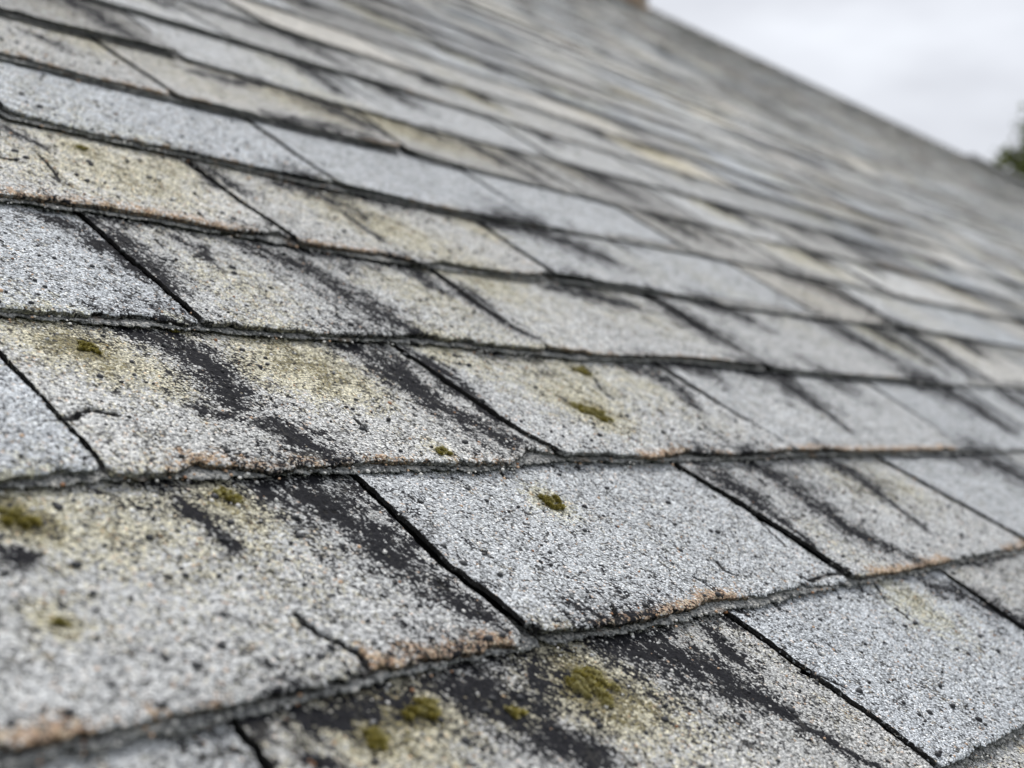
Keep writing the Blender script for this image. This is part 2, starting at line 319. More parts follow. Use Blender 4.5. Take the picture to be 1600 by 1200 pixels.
def make_shingle_mat():
    m, t, b = mat('granulated_shingle')
    nb = NB(t)
    P = roof_vec(nb)
    st = nb.new('ShaderNodeAttribute', attribute_name='stain')
    dark, yellow, rust = nb.sep(st.outputs['Color'])[:3]
    pit = st.outputs['Alpha']
    tn = nb.new('ShaderNodeAttribute', attribute_name='tone')
    tone, warm, core = nb.sep(tn.outputs['Color'])[:3]
    # distorted lookup so that the granules are not round cells
    dn = nb.noise(P, 900, 1.0)
    off = nb.new('ShaderNodeVectorMath', operation='SCALE')
    sub = nb.new('ShaderNodeVectorMath', operation='SUBTRACT')
    t.links.new(dn.outputs['Color'], sub.inputs[0])
    sub.inputs[1].default_value = (0.5, 0.5, 0.5)
    t.links.new(sub.outputs[0], off.inputs[0])
    off.inputs['Scale'].default_value = 0.0011
    add = nb.new('ShaderNodeVectorMath', operation='ADD')
    t.links.new(P, add.inputs[0])
    t.links.new(off.outputs[0], add.inputs[1])
    PD = add.outputs[0]
    g = nb.voro(PD, 740)                     # granules ~1.5 mm
    gc = nb.sep(g.outputs['Color'])
    gd = g.outputs['Distance']
    g2 = nb.voro(PD, 1500)
    g2c = nb.sep(g2.outputs['Color'])
    n_mid = nb.noise(P, 90, 5.0, 0.62)
    n_big = nb.noise(P, 17, 4.0, 0.6)
    n_fine = nb.noise(P, 420, 3.0, 0.6)
    ms = nb.new('ShaderNodeMapping')
    t.links.new(P, ms.inputs['Vector'])
    ms.inputs['Scale'].default_value = (1.0, 0.3, 1.0)
    ms.inputs['Rotation'].default_value = (0, 0, 0.12)
    n_str = nb.noise(ms.outputs['Vector'], 150, 4.0, 0.65)
    spk = nb.math('ADD', nb.math('MULTIPLY', nb.math('SUBTRACT', gc[2], 0.5), 0.52), nb.math('MULTIPLY', nb.math('SUBTRACT', n_fine.outputs[0], 0.5), 0.9))
    col = nb.ramp(gc[0], [(0.0, (0.05, 0.05, 0.05)), (0.07, (0.19, 0.19, 0.19)), (0.22, (0.42, 0.42, 0.42)),
                          (0.60, (0.60, 0.60, 0.60)), (0.85, (0.76, 0.755, 0.745)), (0.965, (0.88, 0.86, 0.83)), (1.0, (0.60, 0.42, 0.30))])
    fine = nb.ramp(g2c[0], [(0.0, (0.55, 0.55, 0.55)), (0.35, (0.92, 0.92, 0.92)), (1.0, (1.12, 1.12, 1.12))])
    col = nb.mix(1.0, col, fine, 'MULTIPLY')
    # overall tone of the tab, cool or warm
    wc = nb.mix(warm, (0.925, 0.985, 1.055, 1), (1.03, 1.0, 0.93, 1))
    col = nb.mix(1.0, col, wc, 'MULTIPLY')
    tv = nb.math('MULTIPLY', tone, nb.math('ADD', nb.math('MULTIPLY', n_big.outputs[0], 0.5), 0.93))
    hsv = nb.new('ShaderNodeHueSaturation')
    t.links.new(col, hsv.inputs['Color'])
    t.links.new(tv, hsv.inputs['Value'])
    col = hsv.outputs[0]
    # shade between granules painted into the colour; gaps of missing granules show asphalt
    crev_shade = nb.math('MULTIPLY', nb.ss(gd, 0.42, 0.82), 0.75)
    gap = nb.ss(nb.math('ADD', gc[1], nb.math('MULTIPLY', nb.math('SUBTRACT', n_mid.outputs[0], 0.5), 0.9)), 0.86, 0.97)
    # yellow lichen film
    ym = nb.ss(nb.math('ADD', nb.math('MULTIPLY', yellow, 0.75), nb.math('ADD', nb.math('MULTIPLY', nb.math('SUBTRACT', n_mid.outputs[0], 0.5), 2.2),
               nb.math('MULTIPLY', spk, 1.5))), 0.32, 0.85)
    ytint = nb.mix(n_fine.outputs[0], (0.93, 0.85, 0.56, 1), (1.08, 1.0, 0.76, 1))
    ycol = nb.mix(1.0, col, ytint, 'MULTIPLY')
    col = nb.mix(nb.math('MULTIPLY', ym, 0.80), col, ycol)
    # strongest yellow turns to olive crust
    ol = nb.ss(nb.math('ADD', nb.math('MULTIPLY', yellow, 0.55), nb.math('ADD', nb.math('MULTIPLY', nb.math('SUBTRACT', n_mid.outputs[0], 0.5), 2.6), nb.math('MULTIPLY', spk, 1.3))), 0.92, 1.12)
    col = nb.mix(nb.math('MULTIPLY', ol, 0.8), col, nb.mix(gc[1], (0.10, 0.085, 0.03, 1), (0.34, 0.28, 0.10, 1)))
    # rust and tan along worn lower edges
    rm = nb.ss(nb.math('ADD', rust, nb.math('ADD', nb.math('MULTIPLY', nb.math('SUBTRACT', n_mid.outputs[0], 0.5), 2.6),
               nb.math('MULTIPLY', spk, 1.3))), 0.50, 0.85)
    rc = nb.ramp(gc[1], [(0.0, (0.15, 0.075, 0.03)), (0.3, (0.46, 0.26, 0.13)), (0.65, (0.72, 0.49, 0.30)), (1.0, (0.84, 0.72, 0.52))])
    col = nb.mix(nb.math('MULTIPLY', rm, 0.85), col, rc)
    # dark algae streaks and bare asphalt
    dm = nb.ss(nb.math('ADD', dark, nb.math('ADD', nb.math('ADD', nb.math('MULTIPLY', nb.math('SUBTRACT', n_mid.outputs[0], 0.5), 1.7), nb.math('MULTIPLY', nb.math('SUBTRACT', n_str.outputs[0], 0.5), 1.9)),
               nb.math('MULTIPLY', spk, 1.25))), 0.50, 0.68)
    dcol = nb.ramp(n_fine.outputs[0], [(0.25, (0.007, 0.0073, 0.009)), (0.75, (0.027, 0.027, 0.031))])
    keep = nb.math('SUBTRACT', 1.0, nb.ss(gc[1], 0.955, 0.97))
    dm2 = nb.math('MULTIPLY', dm, keep)
    # grey film of algae around the streaks
    film = nb.math('MULTIPLY', nb.ss(nb.math('ADD', dark, nb.math('MULTIPLY', nb.math('SUBTRACT', n_big.outputs[0], 0.5), 0.8)), 0.15, 0.8), 0.40)
    col = nb.mix(film, col, nb.mix(1.0, col, (0.40, 0.39, 0.38, 1), 'MULTIPLY'))
    col = nb.mix(nb.math('MULTIPLY', gap, nb.math('SUBTRACT', 1.0, nb.math('MULTIPLY', rm, 0.6))), col, (0.045, 0.045, 0.045, 1))
    col = nb.mix(crev_shade, col, nb.mix(1.0, col, (0.34, 0.33, 0.32, 1), 'MULTIPLY'))
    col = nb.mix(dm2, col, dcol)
    col = nb.mix(nb.ss(pit, 0.25, 0.75), col, (0.022, 0.021, 0.021, 1))
    # cut edge: felt and asphalt core with a few granules
    corem = nb.math('MULTIPLY', core, nb.ss(nb.math('ADD', gc[2], n_mid.outputs[0]), 1.55, 1.3))
    col = nb.mix(corem, col, (0.022, 0.021, 0.020, 1))
    t.links.new(col, b.inputs['Base Color'])
    b.inputs['Roughness'].default_value = 0.82
    t.links.new(nb.math('SUBTRACT', 0.35, nb.math('MULTIPLY', dm, 0.30)), b.inputs['Specular IOR Level'])
    # relief
    # short dark dashes where granules have come away
    md = nb.new('ShaderNodeMapping')
    t.links.new(PD, md.inputs['Vector'])
    md.inputs['Scale'].default_value = (1.0, 1.5, 1.0)
    md.inputs['Rotation'].default_value = (0, 0, 0.5)
    vd = nb.voro(md.outputs['Vector'], 250)
    dash = nb.math('MULTIPLY', nb.ss(nb.sep(vd.outputs['Color'])[0], 0.86, 0.90), nb.ss(nb.math('ADD', vd.outputs['Distance'], nb.math('MULTIPLY', n_fine.outputs[0], 0.5)), 0.62, 0.45))
    col = nb.mix(nb.math('MULTIPLY', dash, 0.9), col, (0.03, 0.03, 0.031, 1))
    t.links.new(col, b.inputs['Base Color'])
    # hairline cracks in patches
    ve = nb.voro(PD, 62, 'DISTANCE_TO_EDGE')
    fc = nb.math('MULTIPLY', nb.ss(nb.math('ADD', ve.outputs['Distance'], nb.math('MULTIPLY', nb.math('SUBTRACT', n_fine.outputs[0], 0.5), 0.05)), 0.035, 0.012), nb.ss(nb.noise(P, 38, 2.0).outputs[0], 0.54, 0.60))
    col = nb.mix(nb.math('MULTIPLY', fc, 0.8), col, (0.05, 0.048, 0.045, 1))
    t.links.new(col, b.inputs['Base Color'])
    hgt = nb.math('SUBTRACT', nb.math('MULTIPLY', gc[1], 0.6), nb.math('MULTIPLY', gd, 1.0))
    hgt = nb.math('ADD', hgt, nb.math('MULTIPLY', n_fine.outputs[0], 0.8))
    hgt = nb.math('MULTIPLY', hgt, nb.math('SUBTRACT', 1.0, nb.math('MULTIPLY', dm, 0.55)))
    bump = nb.new('ShaderNodeBump')
    bump.inputs['Strength'].default_value = 1.0
    bump.inputs['Distance'].default_value = 0.0013
    t.links.new(hgt, bump.inputs['Height'])
    t.links.new(bump.outputs[0], b.inputs['Normal'])
    return m


def make_strip_mat():
    m, t, b = mat('backing_strip_felt')
    nb = NB(t)
    P = roof_vec(nb)
    g = nb.voro(P, 700)
    gc = nb.sep(g.outputs['Color'])
    n = nb.noise(P, 60, 4.0, 0.6)
    v = nb.math('ADD', nb.math('MULTIPLY', gc[0], 0.6), nb.math('MULTIPLY', n.outputs[0], 0.75))
    col = nb.ramp(v, [(0.30, (0.018, 0.018, 0.019)), (0.55, (0.09, 0.092, 0.09)), (0.80, (0.27, 0.275, 0.27)), (1.0, (0.46, 0.44, 0.40))])
    rust = nb.ss(nb.noise(P, 33, 3.0).outputs[0], 0.60, 0.75)
    col = nb.mix(nb.math('MULTIPLY', rust, 0.55), col, (0.24, 0.135, 0.06, 1))
    t.links.new(col, b.inputs['Base Color'])
    b.inputs['Roughness'].default_value = 0.9
    bump = nb.new('ShaderNodeBump')
    bump.inputs['Strength'].default_value = 0.9
    bump.inputs['Distance'].default_value = 0.0009
    t.links.new(nb.math('SUBTRACT', n.outputs[0], g.outputs['Distance']), bump.inputs['Height'])
    t.links.new(bump.outputs[0], b.inputs['Normal'])
    return m


def plain(name, c, rough=0.85, scale=12.0, var=0.3, bumpd=0.0):
    m, t, b = mat(name)
    nb = NB(t)
    tcn = nb.new('ShaderNodeTexCoord')
    n = nb.noise(tcn.outputs['Object'], scale, 5.0, 0.6)
    lo = tuple(x * (1 - var) for x in c) + (1,)
    hi = tuple(min(1, x * (1 + var)) for x in c) + (1,)
    t.links.new(nb.ramp(n.outputs[0], [(0.3, lo), (0.7, hi)]), b.inputs['Base Color'])
    b.inputs['Roughness'].default_value = rough
    if bumpd:
        bump = nb.new('ShaderNodeBump')
        bump.inputs['Distance'].default_value = bumpd
        t.links.new(n.outputs[0], bump.inputs['Height'])
        t.links.new(bump.outputs[0], b.inputs['Normal'])
    return m


# ------------------------------------------------------------------ object helpers
COL = scene.collection


def link(name, me, parent=None, loc=None):
    o = bpy.data.objects.new(name, me)
    COL.objects.link(o)
    if parent is not None:
        o.parent = parent
    if loc is not None:
        o.location = loc
    return o


def tag(o, label=None, category=None, group=None, kind=None):
    for k, v in (('label', label), ('category', category), ('group', group), ('kind', kind)):
        if v:
            o[k] = v
    return o


def np_mesh(name, V, F, material, smooth=True):
    """V (n,3); F quads (m,4) int"""
    me = bpy.data.meshes.new(name)
    V = np.ascontiguousarray(V, np.float32)
    F = np.ascontiguousarray(F, np.int32)
    nf, k = F.shape
    me.vertices.add(len(V))
    me.vertices.foreach_set('co', V.ravel())
    me.loops.add(nf * k)
    me.loops.foreach_set('vertex_index', F.ravel())
    me.polygons.add(nf)
    me.polygons.foreach_set('loop_start', np.arange(0, nf * k, k, dtype=np.int32))
    me.update(calc_edges=True)
    me.polygons.foreach_set('use_smooth', np.full(nf, smooth))
    me.materials.append(material)
    return me


def add_attr(me, name, A):
    at = me.attributes.new(name, 'FLOAT_COLOR', 'POINT')
    at.data.foreach_set('color', np.ascontiguousarray(A, np.float32).ravel())


class PM:
    """polygon soup for simple solid pieces"""
    def __init__(self):
        self.v, self.f = [], []

    def box(self, a, b):
        n = len(self.v)
        (x0, y0, z0), (x1, y1, z1) = a, b
        self.v += [(x0, y0, z0), (x1, y0, z0), (x1, y1, z0), (x0, y1, z0), (x0, y0, z1), (x1, y0, z1), (x1, y1, z1), (x0, y1, z1)]
        for q in ((0, 3, 2, 1), (4, 5, 6, 7), (0, 1, 5, 4), (1, 2, 6, 5), (2, 3, 7, 6), (3, 0, 4, 7)):
            self.f.append(tuple(n + i for i in q))
        return self

    def prism(self, prof, x0, x1):
        """closed profile of (y, z), extruded along x"""
        n, k = len(self.v), len(prof)
        self.v += [(x0, y, z) for y, z in prof] + [(x1, y, z) for y, z in prof]
        for i in range(k):
            j = (i + 1) % k
            self.f.append((n + i, n + j, n + k + j, n + k + i))
        self.f.append(tuple(n + i for i in reversed(range(k))))
        self.f.append(tuple(n + k + i for i in range(k)))
        return self

    def mesh(self, name, m, smooth=False):
        me = bpy.data.meshes.new(name)
        me.from_pydata(self.v, [], self.f)
        me.update()
        me.materials.append(m)
        if smooth:
            me.polygons.foreach_set('use_smooth', np.full(len(me.polygons), True))
        return me


# ------------------------------------------------------------------ setting: ground
M_GRASS = plain('lawn', (0.055, 0.085, 0.025), 0.95, 0.8, 0.4)
g = PM()
g.v = [(-900, -900, 0), (900, -900, 0), (900, 900, 0), (-900, 900, 0)]
g.f = [(0, 1, 2, 3)]
tag(link('ground', g.mesh('ground', M_GRASS)), 'grassy ground that the house stands on', None, None, 'structure')

# ------------------------------------------------------------------ house
house = bpy.data.objects.new('house', None)
COL.objects.link(house)
tag(house, 'house under a long pitched roof of weathered grey asphalt shingles, streaked black', 'house')

M_DECK = plain('asphalt_underlay', (0.02, 0.02, 0.02), 0.9, 300, 0.4)
M_WALL = plain('painted_siding', (0.62, 0.6, 0.55), 0.7, 3, 0.06)
M_TRIM = plain('painted_trim', (0.75, 0.75, 0.73), 0.5, 5, 0.05)

V_EAVE = -4 * EXPO
roof_me = PM()
roof_me.box((U0 + .02, V_EAVE + 0.012, -0.05), (U1 - .02, V_RIDGE - 0.03, -0.0128))
ROOF = link('roof', roof_me.mesh('roof_deck', M_DECK), house, (0, 0, EAVE_Z))
ROOF.rotation_euler = (PITCH, 0, 0)

y_e, z_e = to_world((0, V_EAVE, 0))[1:]
y_r, z_r = to_world((0, V_RIDGE, 0))[1:]
yb = 2 * y_r - y_e                       # back eave
WALL0, WALL1 = y_e + 0.35, yb - 0.35
zw = z_e + 0.35 * math.tan(PITCH) - 0.09
link('front_wall', PM().box((U0 + .3, WALL0, 0), (U1 - .3, WALL0 + .2, zw)).mesh('front_wall', M_WALL), house)
link('back_wall', PM().box((U0 + .3, WALL1 - .2, 0), (U1 - .3, WALL1, zw)).mesh('back_wall', M_WALL), house)
for x in (U0 + .3, U1 - .5):
    prof = [(WALL0 + .21, 0), (WALL1 - .21, 0), (WALL1 - .21, zw), (y_r, z_r - 0.16), (WALL0 + .21, zw)]
    link('gable_wall', PM().prism(prof, x, x + .2).mesh('gable_wall', M_WALL), house)
link('fascia', PM().box((U0 + .03, y_e + .02, z_e - .2), (U1 - .03, y_e + .05, z_e - .035)).mesh('fascia', M_TRIM), house)
M_SH = make_shingle_mat()
M_ST = make_strip_mat()
CAMC = np.array(CAM_C)
CR_ = np.array(CAM_R)
FPX = 2178.87


def px(u, v, w=0.0):
    """where a roof point falls in the camera's view (to decide how finely to model it)"""
    q = (np.array([u, v, w]) - CAMC) @ CR_
    d = -q[2]
    if d < 0.05:
        return None
    return 800 + FPX * q[0] / d, 600 - FPX * q[1] / d, d


# ---- back slope, plain courses, never faces the camera
bk = PM()
nrow = int((V_RIDGE - V_EAVE) / EXPO)
for k in range(nrow + 1):
    v0 = V_EAVE + k * EXPO
    v1 = min(v0 + EXPO + .03, V_RIDGE)
    def bp(v, w):
        p = to_world((0, v, w))
        return (2 * y_r - p[1], p[2])
    if v1 - v0 > .05:
        bk.prism([bp(v0, 0), bp(v0, -.007), bp(v1, -.0165), bp(v1, -.0095)], U0, U1)
M_BACK = plain('back_slope_shingle', (0.33, 0.33, 0.32), 0.9, 30, 0.3)
link('back_slope', bk.mesh('back_slope', M_BACK), house)

# ---- layout of the courses
rng = np.random.default_rng(11)
K0, K1 = -4, int(round(V_RIDGE / EXPO))
SEAMF = {}


def seam(k, u):
    """v of the lower edge of course k at u"""
    u = np.asarray(u, float)
    base = k * EXPO + 0.004 * fbm(u * 1.3, np.full_like(u, k * 3.7), 5, 3)
    if k in SEAM:
        a = np.array(SEAM[k])
        d = np.interp(u, a[:, 0], a[:, 1])
        wgt = np.clip((u - a[0, 0] + .08) / .08, 0, 1) * np.clip((a[-1, 0] + .25 - u) / .25, 0, 1)
        base = base * (1 - wgt) + (k * EXPO + d) * wgt
    return base


def joints_of(k):
    """list of functions u(v), left to right, from U0 to U1"""
    tr = []
    for j in JOINT.get(k, []):
        a = np.array(sorted(j, key=lambda p: p[1]))
        tr.append((a[:, 0].mean(), a))
    tr.sort(key=lambda q: q[0])
    res = []
    rr = np.random.default_rng(1000 + k)

    def line(u):
        s = rr.normal(0, .004)
        a = np.array([(u - s, k * EXPO), (u + s, (k + 1) * EXPO)])
        return (u, a)
    full = []
    if tr:
        u = tr[0][0]
        while u - .325 > U0 + .12:
            u -= .325 + rr.normal(0, .006)
            full.append(line(u))
        full.reverse()
        for i, q in enumerate(tr):
            full.append(q)
            if i + 1 < len(tr):
                gap = tr[i + 1][0] - q[0]
                n = int(round(gap / .33))
                for m in range(1, n):
                    full.append(line(q[0] + gap * m / n))
        u = tr[-1][0]
    else:
        u = U0 + .08 + ((k * 0.1625 + rr.normal(0, .012)) % .325)
        full.append(line(u))
    while u + .325 < U1 - .1:
        u += .325 + rr.normal(0, .006)
        full.append(line(u))
    end0 = (U0, np.array([(U0, k * EXPO), (U0, k * EXPO + 1)]))
    end1 = (U1, np.array([(U1, k * EXPO), (U1, k * EXPO + 1)]))
    return [end0] + full + [end1]


def jfun(a):
    def f(v):
        r_ = np.interp(v, a[:, 1], a[:, 0])
        s0 = (a[1, 0] - a[0, 0]) / max(a[1, 1] - a[0, 1], 1e-4)
        s1 = (a[-1, 0] - a[-2, 0]) / max(a[-1, 1] - a[-2, 1], 1e-4)
        r_ = np.where(v < a[0, 1], a[0, 0] + np.clip(s0, -.2, .2) * (v - a[0, 1]), r_)
        r_ = np.where(v > a[-1, 1], a[-1, 0] + np.clip(s1, -.2, .2) * (v - a[-1, 1]), r_)
        return r_
    return f


# ---- stain fields (shape of their own on the roof, metres)
def seg_field(u, v, poly):
    """1.15 on the streak's axis, 0.5 at its edge, falling to 0"""
    best = np.zeros_like(u)
    u, v = u + .012 * fbm(u * 45, v * 45, 201, 3), v + .02 * fbm(u * 45, v * 45, 202, 3)
    for (a, b) in zip(poly[:-1], poly[1:]):
        dx, dy = b[0] - a[0], b[1] - a[1]
        L2 = dx * dx + dy * dy + 1e-9
        tt = np.clip(((u - a[0]) * dx + (v - a[1]) * dy) / L2, 0, 1)
        hw = a[2] + (b[2] - a[2]) * tt
        dd = np.hypot(u - a[0] - dx * tt, v - a[1] - dy * tt)
        x = dd / (hw * 1.3)
        best = np.maximum(best, np.maximum(1.05 - .45 * x, .66 * np.exp(-(x / 2.5) ** 2)))
    return best


def in_box(u, v, poly, m):
    p = np.array(poly)[:, :2]
    return (u.max() > p[:, 0].min() - m) and (u.min() < p[:, 0].max() + m) and (v.max() > p[:, 1].min() - m) and (v.min() < p[:, 1].max() + m)


def traced(k, u):
    q = px(u, (k + .4) * EXPO)
    return q is not None and -3 < k < 5 and q[2] < 1.75 and k <= 4


YEL = np.array(list(YELLOW) + [(m_[0], m_[1] + .002, max(m_[2] * 1.7, .012), 1.15) for m_ in MOSS])


# how single near tabs weathered: course, u, tone, warmth, lichen film, grime
TABLOOK = [(-1, .20, 1.10, .12, .0, .35), (-1, -.1, 1.0, .6, .6, .9), (-1, -.42, 1.0, .35, .1, .5), (-1, .5, 1.0, .5, .4, .6), (0, .04, 1.12, .25, .06, .3), (0, -.3, 1.08, .5, .25, .8), (0, .4, 1.08, .45, .2, .9),
           (0, .75, 1.05, .2, .1, .8), (1, -.43, 1.12, .15, .0, .6), (1, -.1, 1.12, .6, .35, .7), (1, .2, 1.12, .45, .2, .6), (1, .52, 1.1, .35, .2, 1.1), (1, .85, 1.05, .2, .05, 1.15), (2, -.25, 1.12, .15, .1, .8),
           (2, .05, 1.08, .5, .3, .9), (2, .38, 1.08, .5, .35, .6), (2, .7, 1.05, .45, .2, 1.2), (3, -.1, 1.18, .65, .25, .7), (3, .22, 1.08, .6, .4, .9), (3, .55, 1.05, .3, .2, 1.15), (2, 1.15, 1.08, .3, .1, 1.2), (3, .9, 1.08, .25, .1, 1.1), (1, 1.3, 1.1, .25, .1, 1.1), (4, .08, 1.12, .1, .05, .2),
           (4, .4, 1.05, .15, .05, .5), (4, .75, 1.1, .2, .0, .4), (5, .0, 1.0, .6, .3, .8), (5, .3, .98, .7, .5, .5)]


class Tab:
    pass


def make_tab(k, ja, jb, idx):
    T = Tab()
    T.k = k
    T.ja, T.jb = jfun(ja[1]), jfun(jb[1])
    vm = (k + .5) * EXPO
    T.ul, T.ur = float(T.ja(np.array([vm]))[0]), float(T.jb(np.array([vm]))[0])
    T.uc = (T.ul + T.ur) / 2
    T.rr = np.random.default_rng(7919 * (k + 50) + idx)
    q = px(T.uc, vm)
    T.depth = q[2] if q else 9.0
    ds = []
    for s in (T.ul, T.ur):
        for v in (k * EXPO, (k + 1) * EXPO):
            p = px(s, v)
            if p:
                ds.append(p)
    T.seen = 0.0
    if len(ds) == 4:
        xs, ys = [p[0] for p in ds], [p[1] for p in ds]
        T.near = min(p[2] for p in ds)
        if max(xs) > -80 and min(xs) < 1680 and max(ys) > -60 and min(ys) < 1260:
            P = [ds[0], ds[1], ds[3], ds[2]]
            A = 0.5 * abs(sum(P[i][0] * P[(i + 1) % 4][1] - P[(i + 1) % 4][0] * P[i][1] for i in range(4)))
            T.seen = A
    else:
        T.near = 0.3 if q and q[2] < 1.2 else 5.0
    T.tilt = T.rr.normal(0, .0009)
    T.lift = abs(T.rr.normal(0, .0010))
    T.tone = float(np.clip(T.rr.normal(1.04, .09), .8, 1.25))
    T.warm = float(np.clip(T.rr.normal(.48, .32), 0, 1))
    T.h = float(T.rr.uniform(.25, 1.0)) if T.depth > 1.5 else 1.0
    if T.depth > 1.15:
        T.tone = float(np.clip(T.rr.normal(1.0, .20), .6, 1.4))
    for (kk, uu, tn_, wm_, fl_, gr_) in TABLOOK:
        if kk == k and T.ul < uu < T.ur:
            T.tone, T.warm, T.film0, T.grime0 = tn_, wm_, fl_, gr_
    if T.depth > 2.3:
        T.tone = float(np.clip(T.rr.normal(1.0, .27), .5, 1.5))
    if T.depth > 4:
        T.h *= .8
    T.core = (float(T.rr.uniform(.15, 1.0)) if T.depth < 4 else float(T.rr.uniform(.05, .85))) if T.depth > 1.6 else 1.0
    T.traced = traced(k, T.uc)
    T.film = getattr(T, 'film0', float(T.rr.uniform(.0, .55)))
    T.grime = getattr(T, 'grime0', float(T.rr.uniform(.35, .95) if T.depth < 1.5 else T.rr.uniform(.2, 1.0)))
    T.streaks = []
    T.yel = []
    T.rust = []
    if not T.traced:
        r_ = T.rr
        n = r_.choice([0, 1, 2, 3], p=[.2, .4, .28, .12])
        for _ in range(n):
            u0 = T.ul + (T.ur - T.ul) * (r_.beta(2, 1.3))
            ln = EXPO * (r_.uniform(.35, 1.05) if T.depth < 2.0 else r_.uniform(.25, .6))
            hw = r_.uniform(.010, .040)
            sl = r_.uniform(-.02, .05) if T.depth < 2.0 else r_.uniform(-.04, .0)
            vt = (k + 1) * EXPO + .01
            pts = []
            for i in range(5):
                f = i / 4
                pts.append((u0 + sl * f + r_.normal(0, .004), vt - ln * f, hw * (1 - .75 * f) * r_.uniform(.7, 1.25)))
            T.streaks.append(pts)
            T.yel.append((u0 - r_.uniform(.02, .07), vt - .03, r_.uniform(.04, .08), r_.uniform(.3, .9)))
        for _ in range(r_.integers(0, 3)):
            T.yel.append((r_.uniform(T.ul, T.ur), k * EXPO + r_.uniform(.04, .14), r_.uniform(.03, .09), r_.uniform(.2, .8)))
        if r_.random() < .45:
            a = r_.uniform(T.ul, T.ur)
            T.rust.append((k, a - r_.uniform(.05, .2), a + r_.uniform(.05, .2), r_.uniform(.003, .009), r_.uniform(.3, .9)))
    for rs in RUST:
        if rs[0] == k and rs[2] > T.ul and rs[1] < T.ur:
            T.rust.append(rs)
    n = int(T.rr.integers(130, 260))
    T.pits = np.c_[T.rr.uniform(T.ul, T.ur, n), T.rr.uniform(k * EXPO, (k + 1) * EXPO, n), T.rr.lognormal(math.log(.00105), .42, n), T.rr.uniform(.5, 1.0, n)]
    m = int(T.rr.integers(16, 44))
    T.lumps = np.c_[T.rr.uniform(T.ul, T.ur, m), T.rr.uniform(k * EXPO, (k + 1) * EXPO, m), T.rr.uniform(.0013, .0030, m)]
    return T


def base_w(T, u, v, vb):
    w = -STEP * (v - vb) / EXPO
    f = np.clip(1 - (v - vb) / EXPO, 0, 1)
    s = (u - T.uc) / .16
    w = w + T.tilt * s * f - (.0010 if T.depth < 2.2 else .0003) * np.clip(s, -1.1, 1.1) ** 3 + T.lift * f * f * (.4 + .6 * s * s)
    w = w - STEP * (1 - T.h) * f
    w = w + .0016 * fbm(u * 14, v * 14, 31 + T.k, 3) * np.clip(f * 3, 0, 1)
    return w


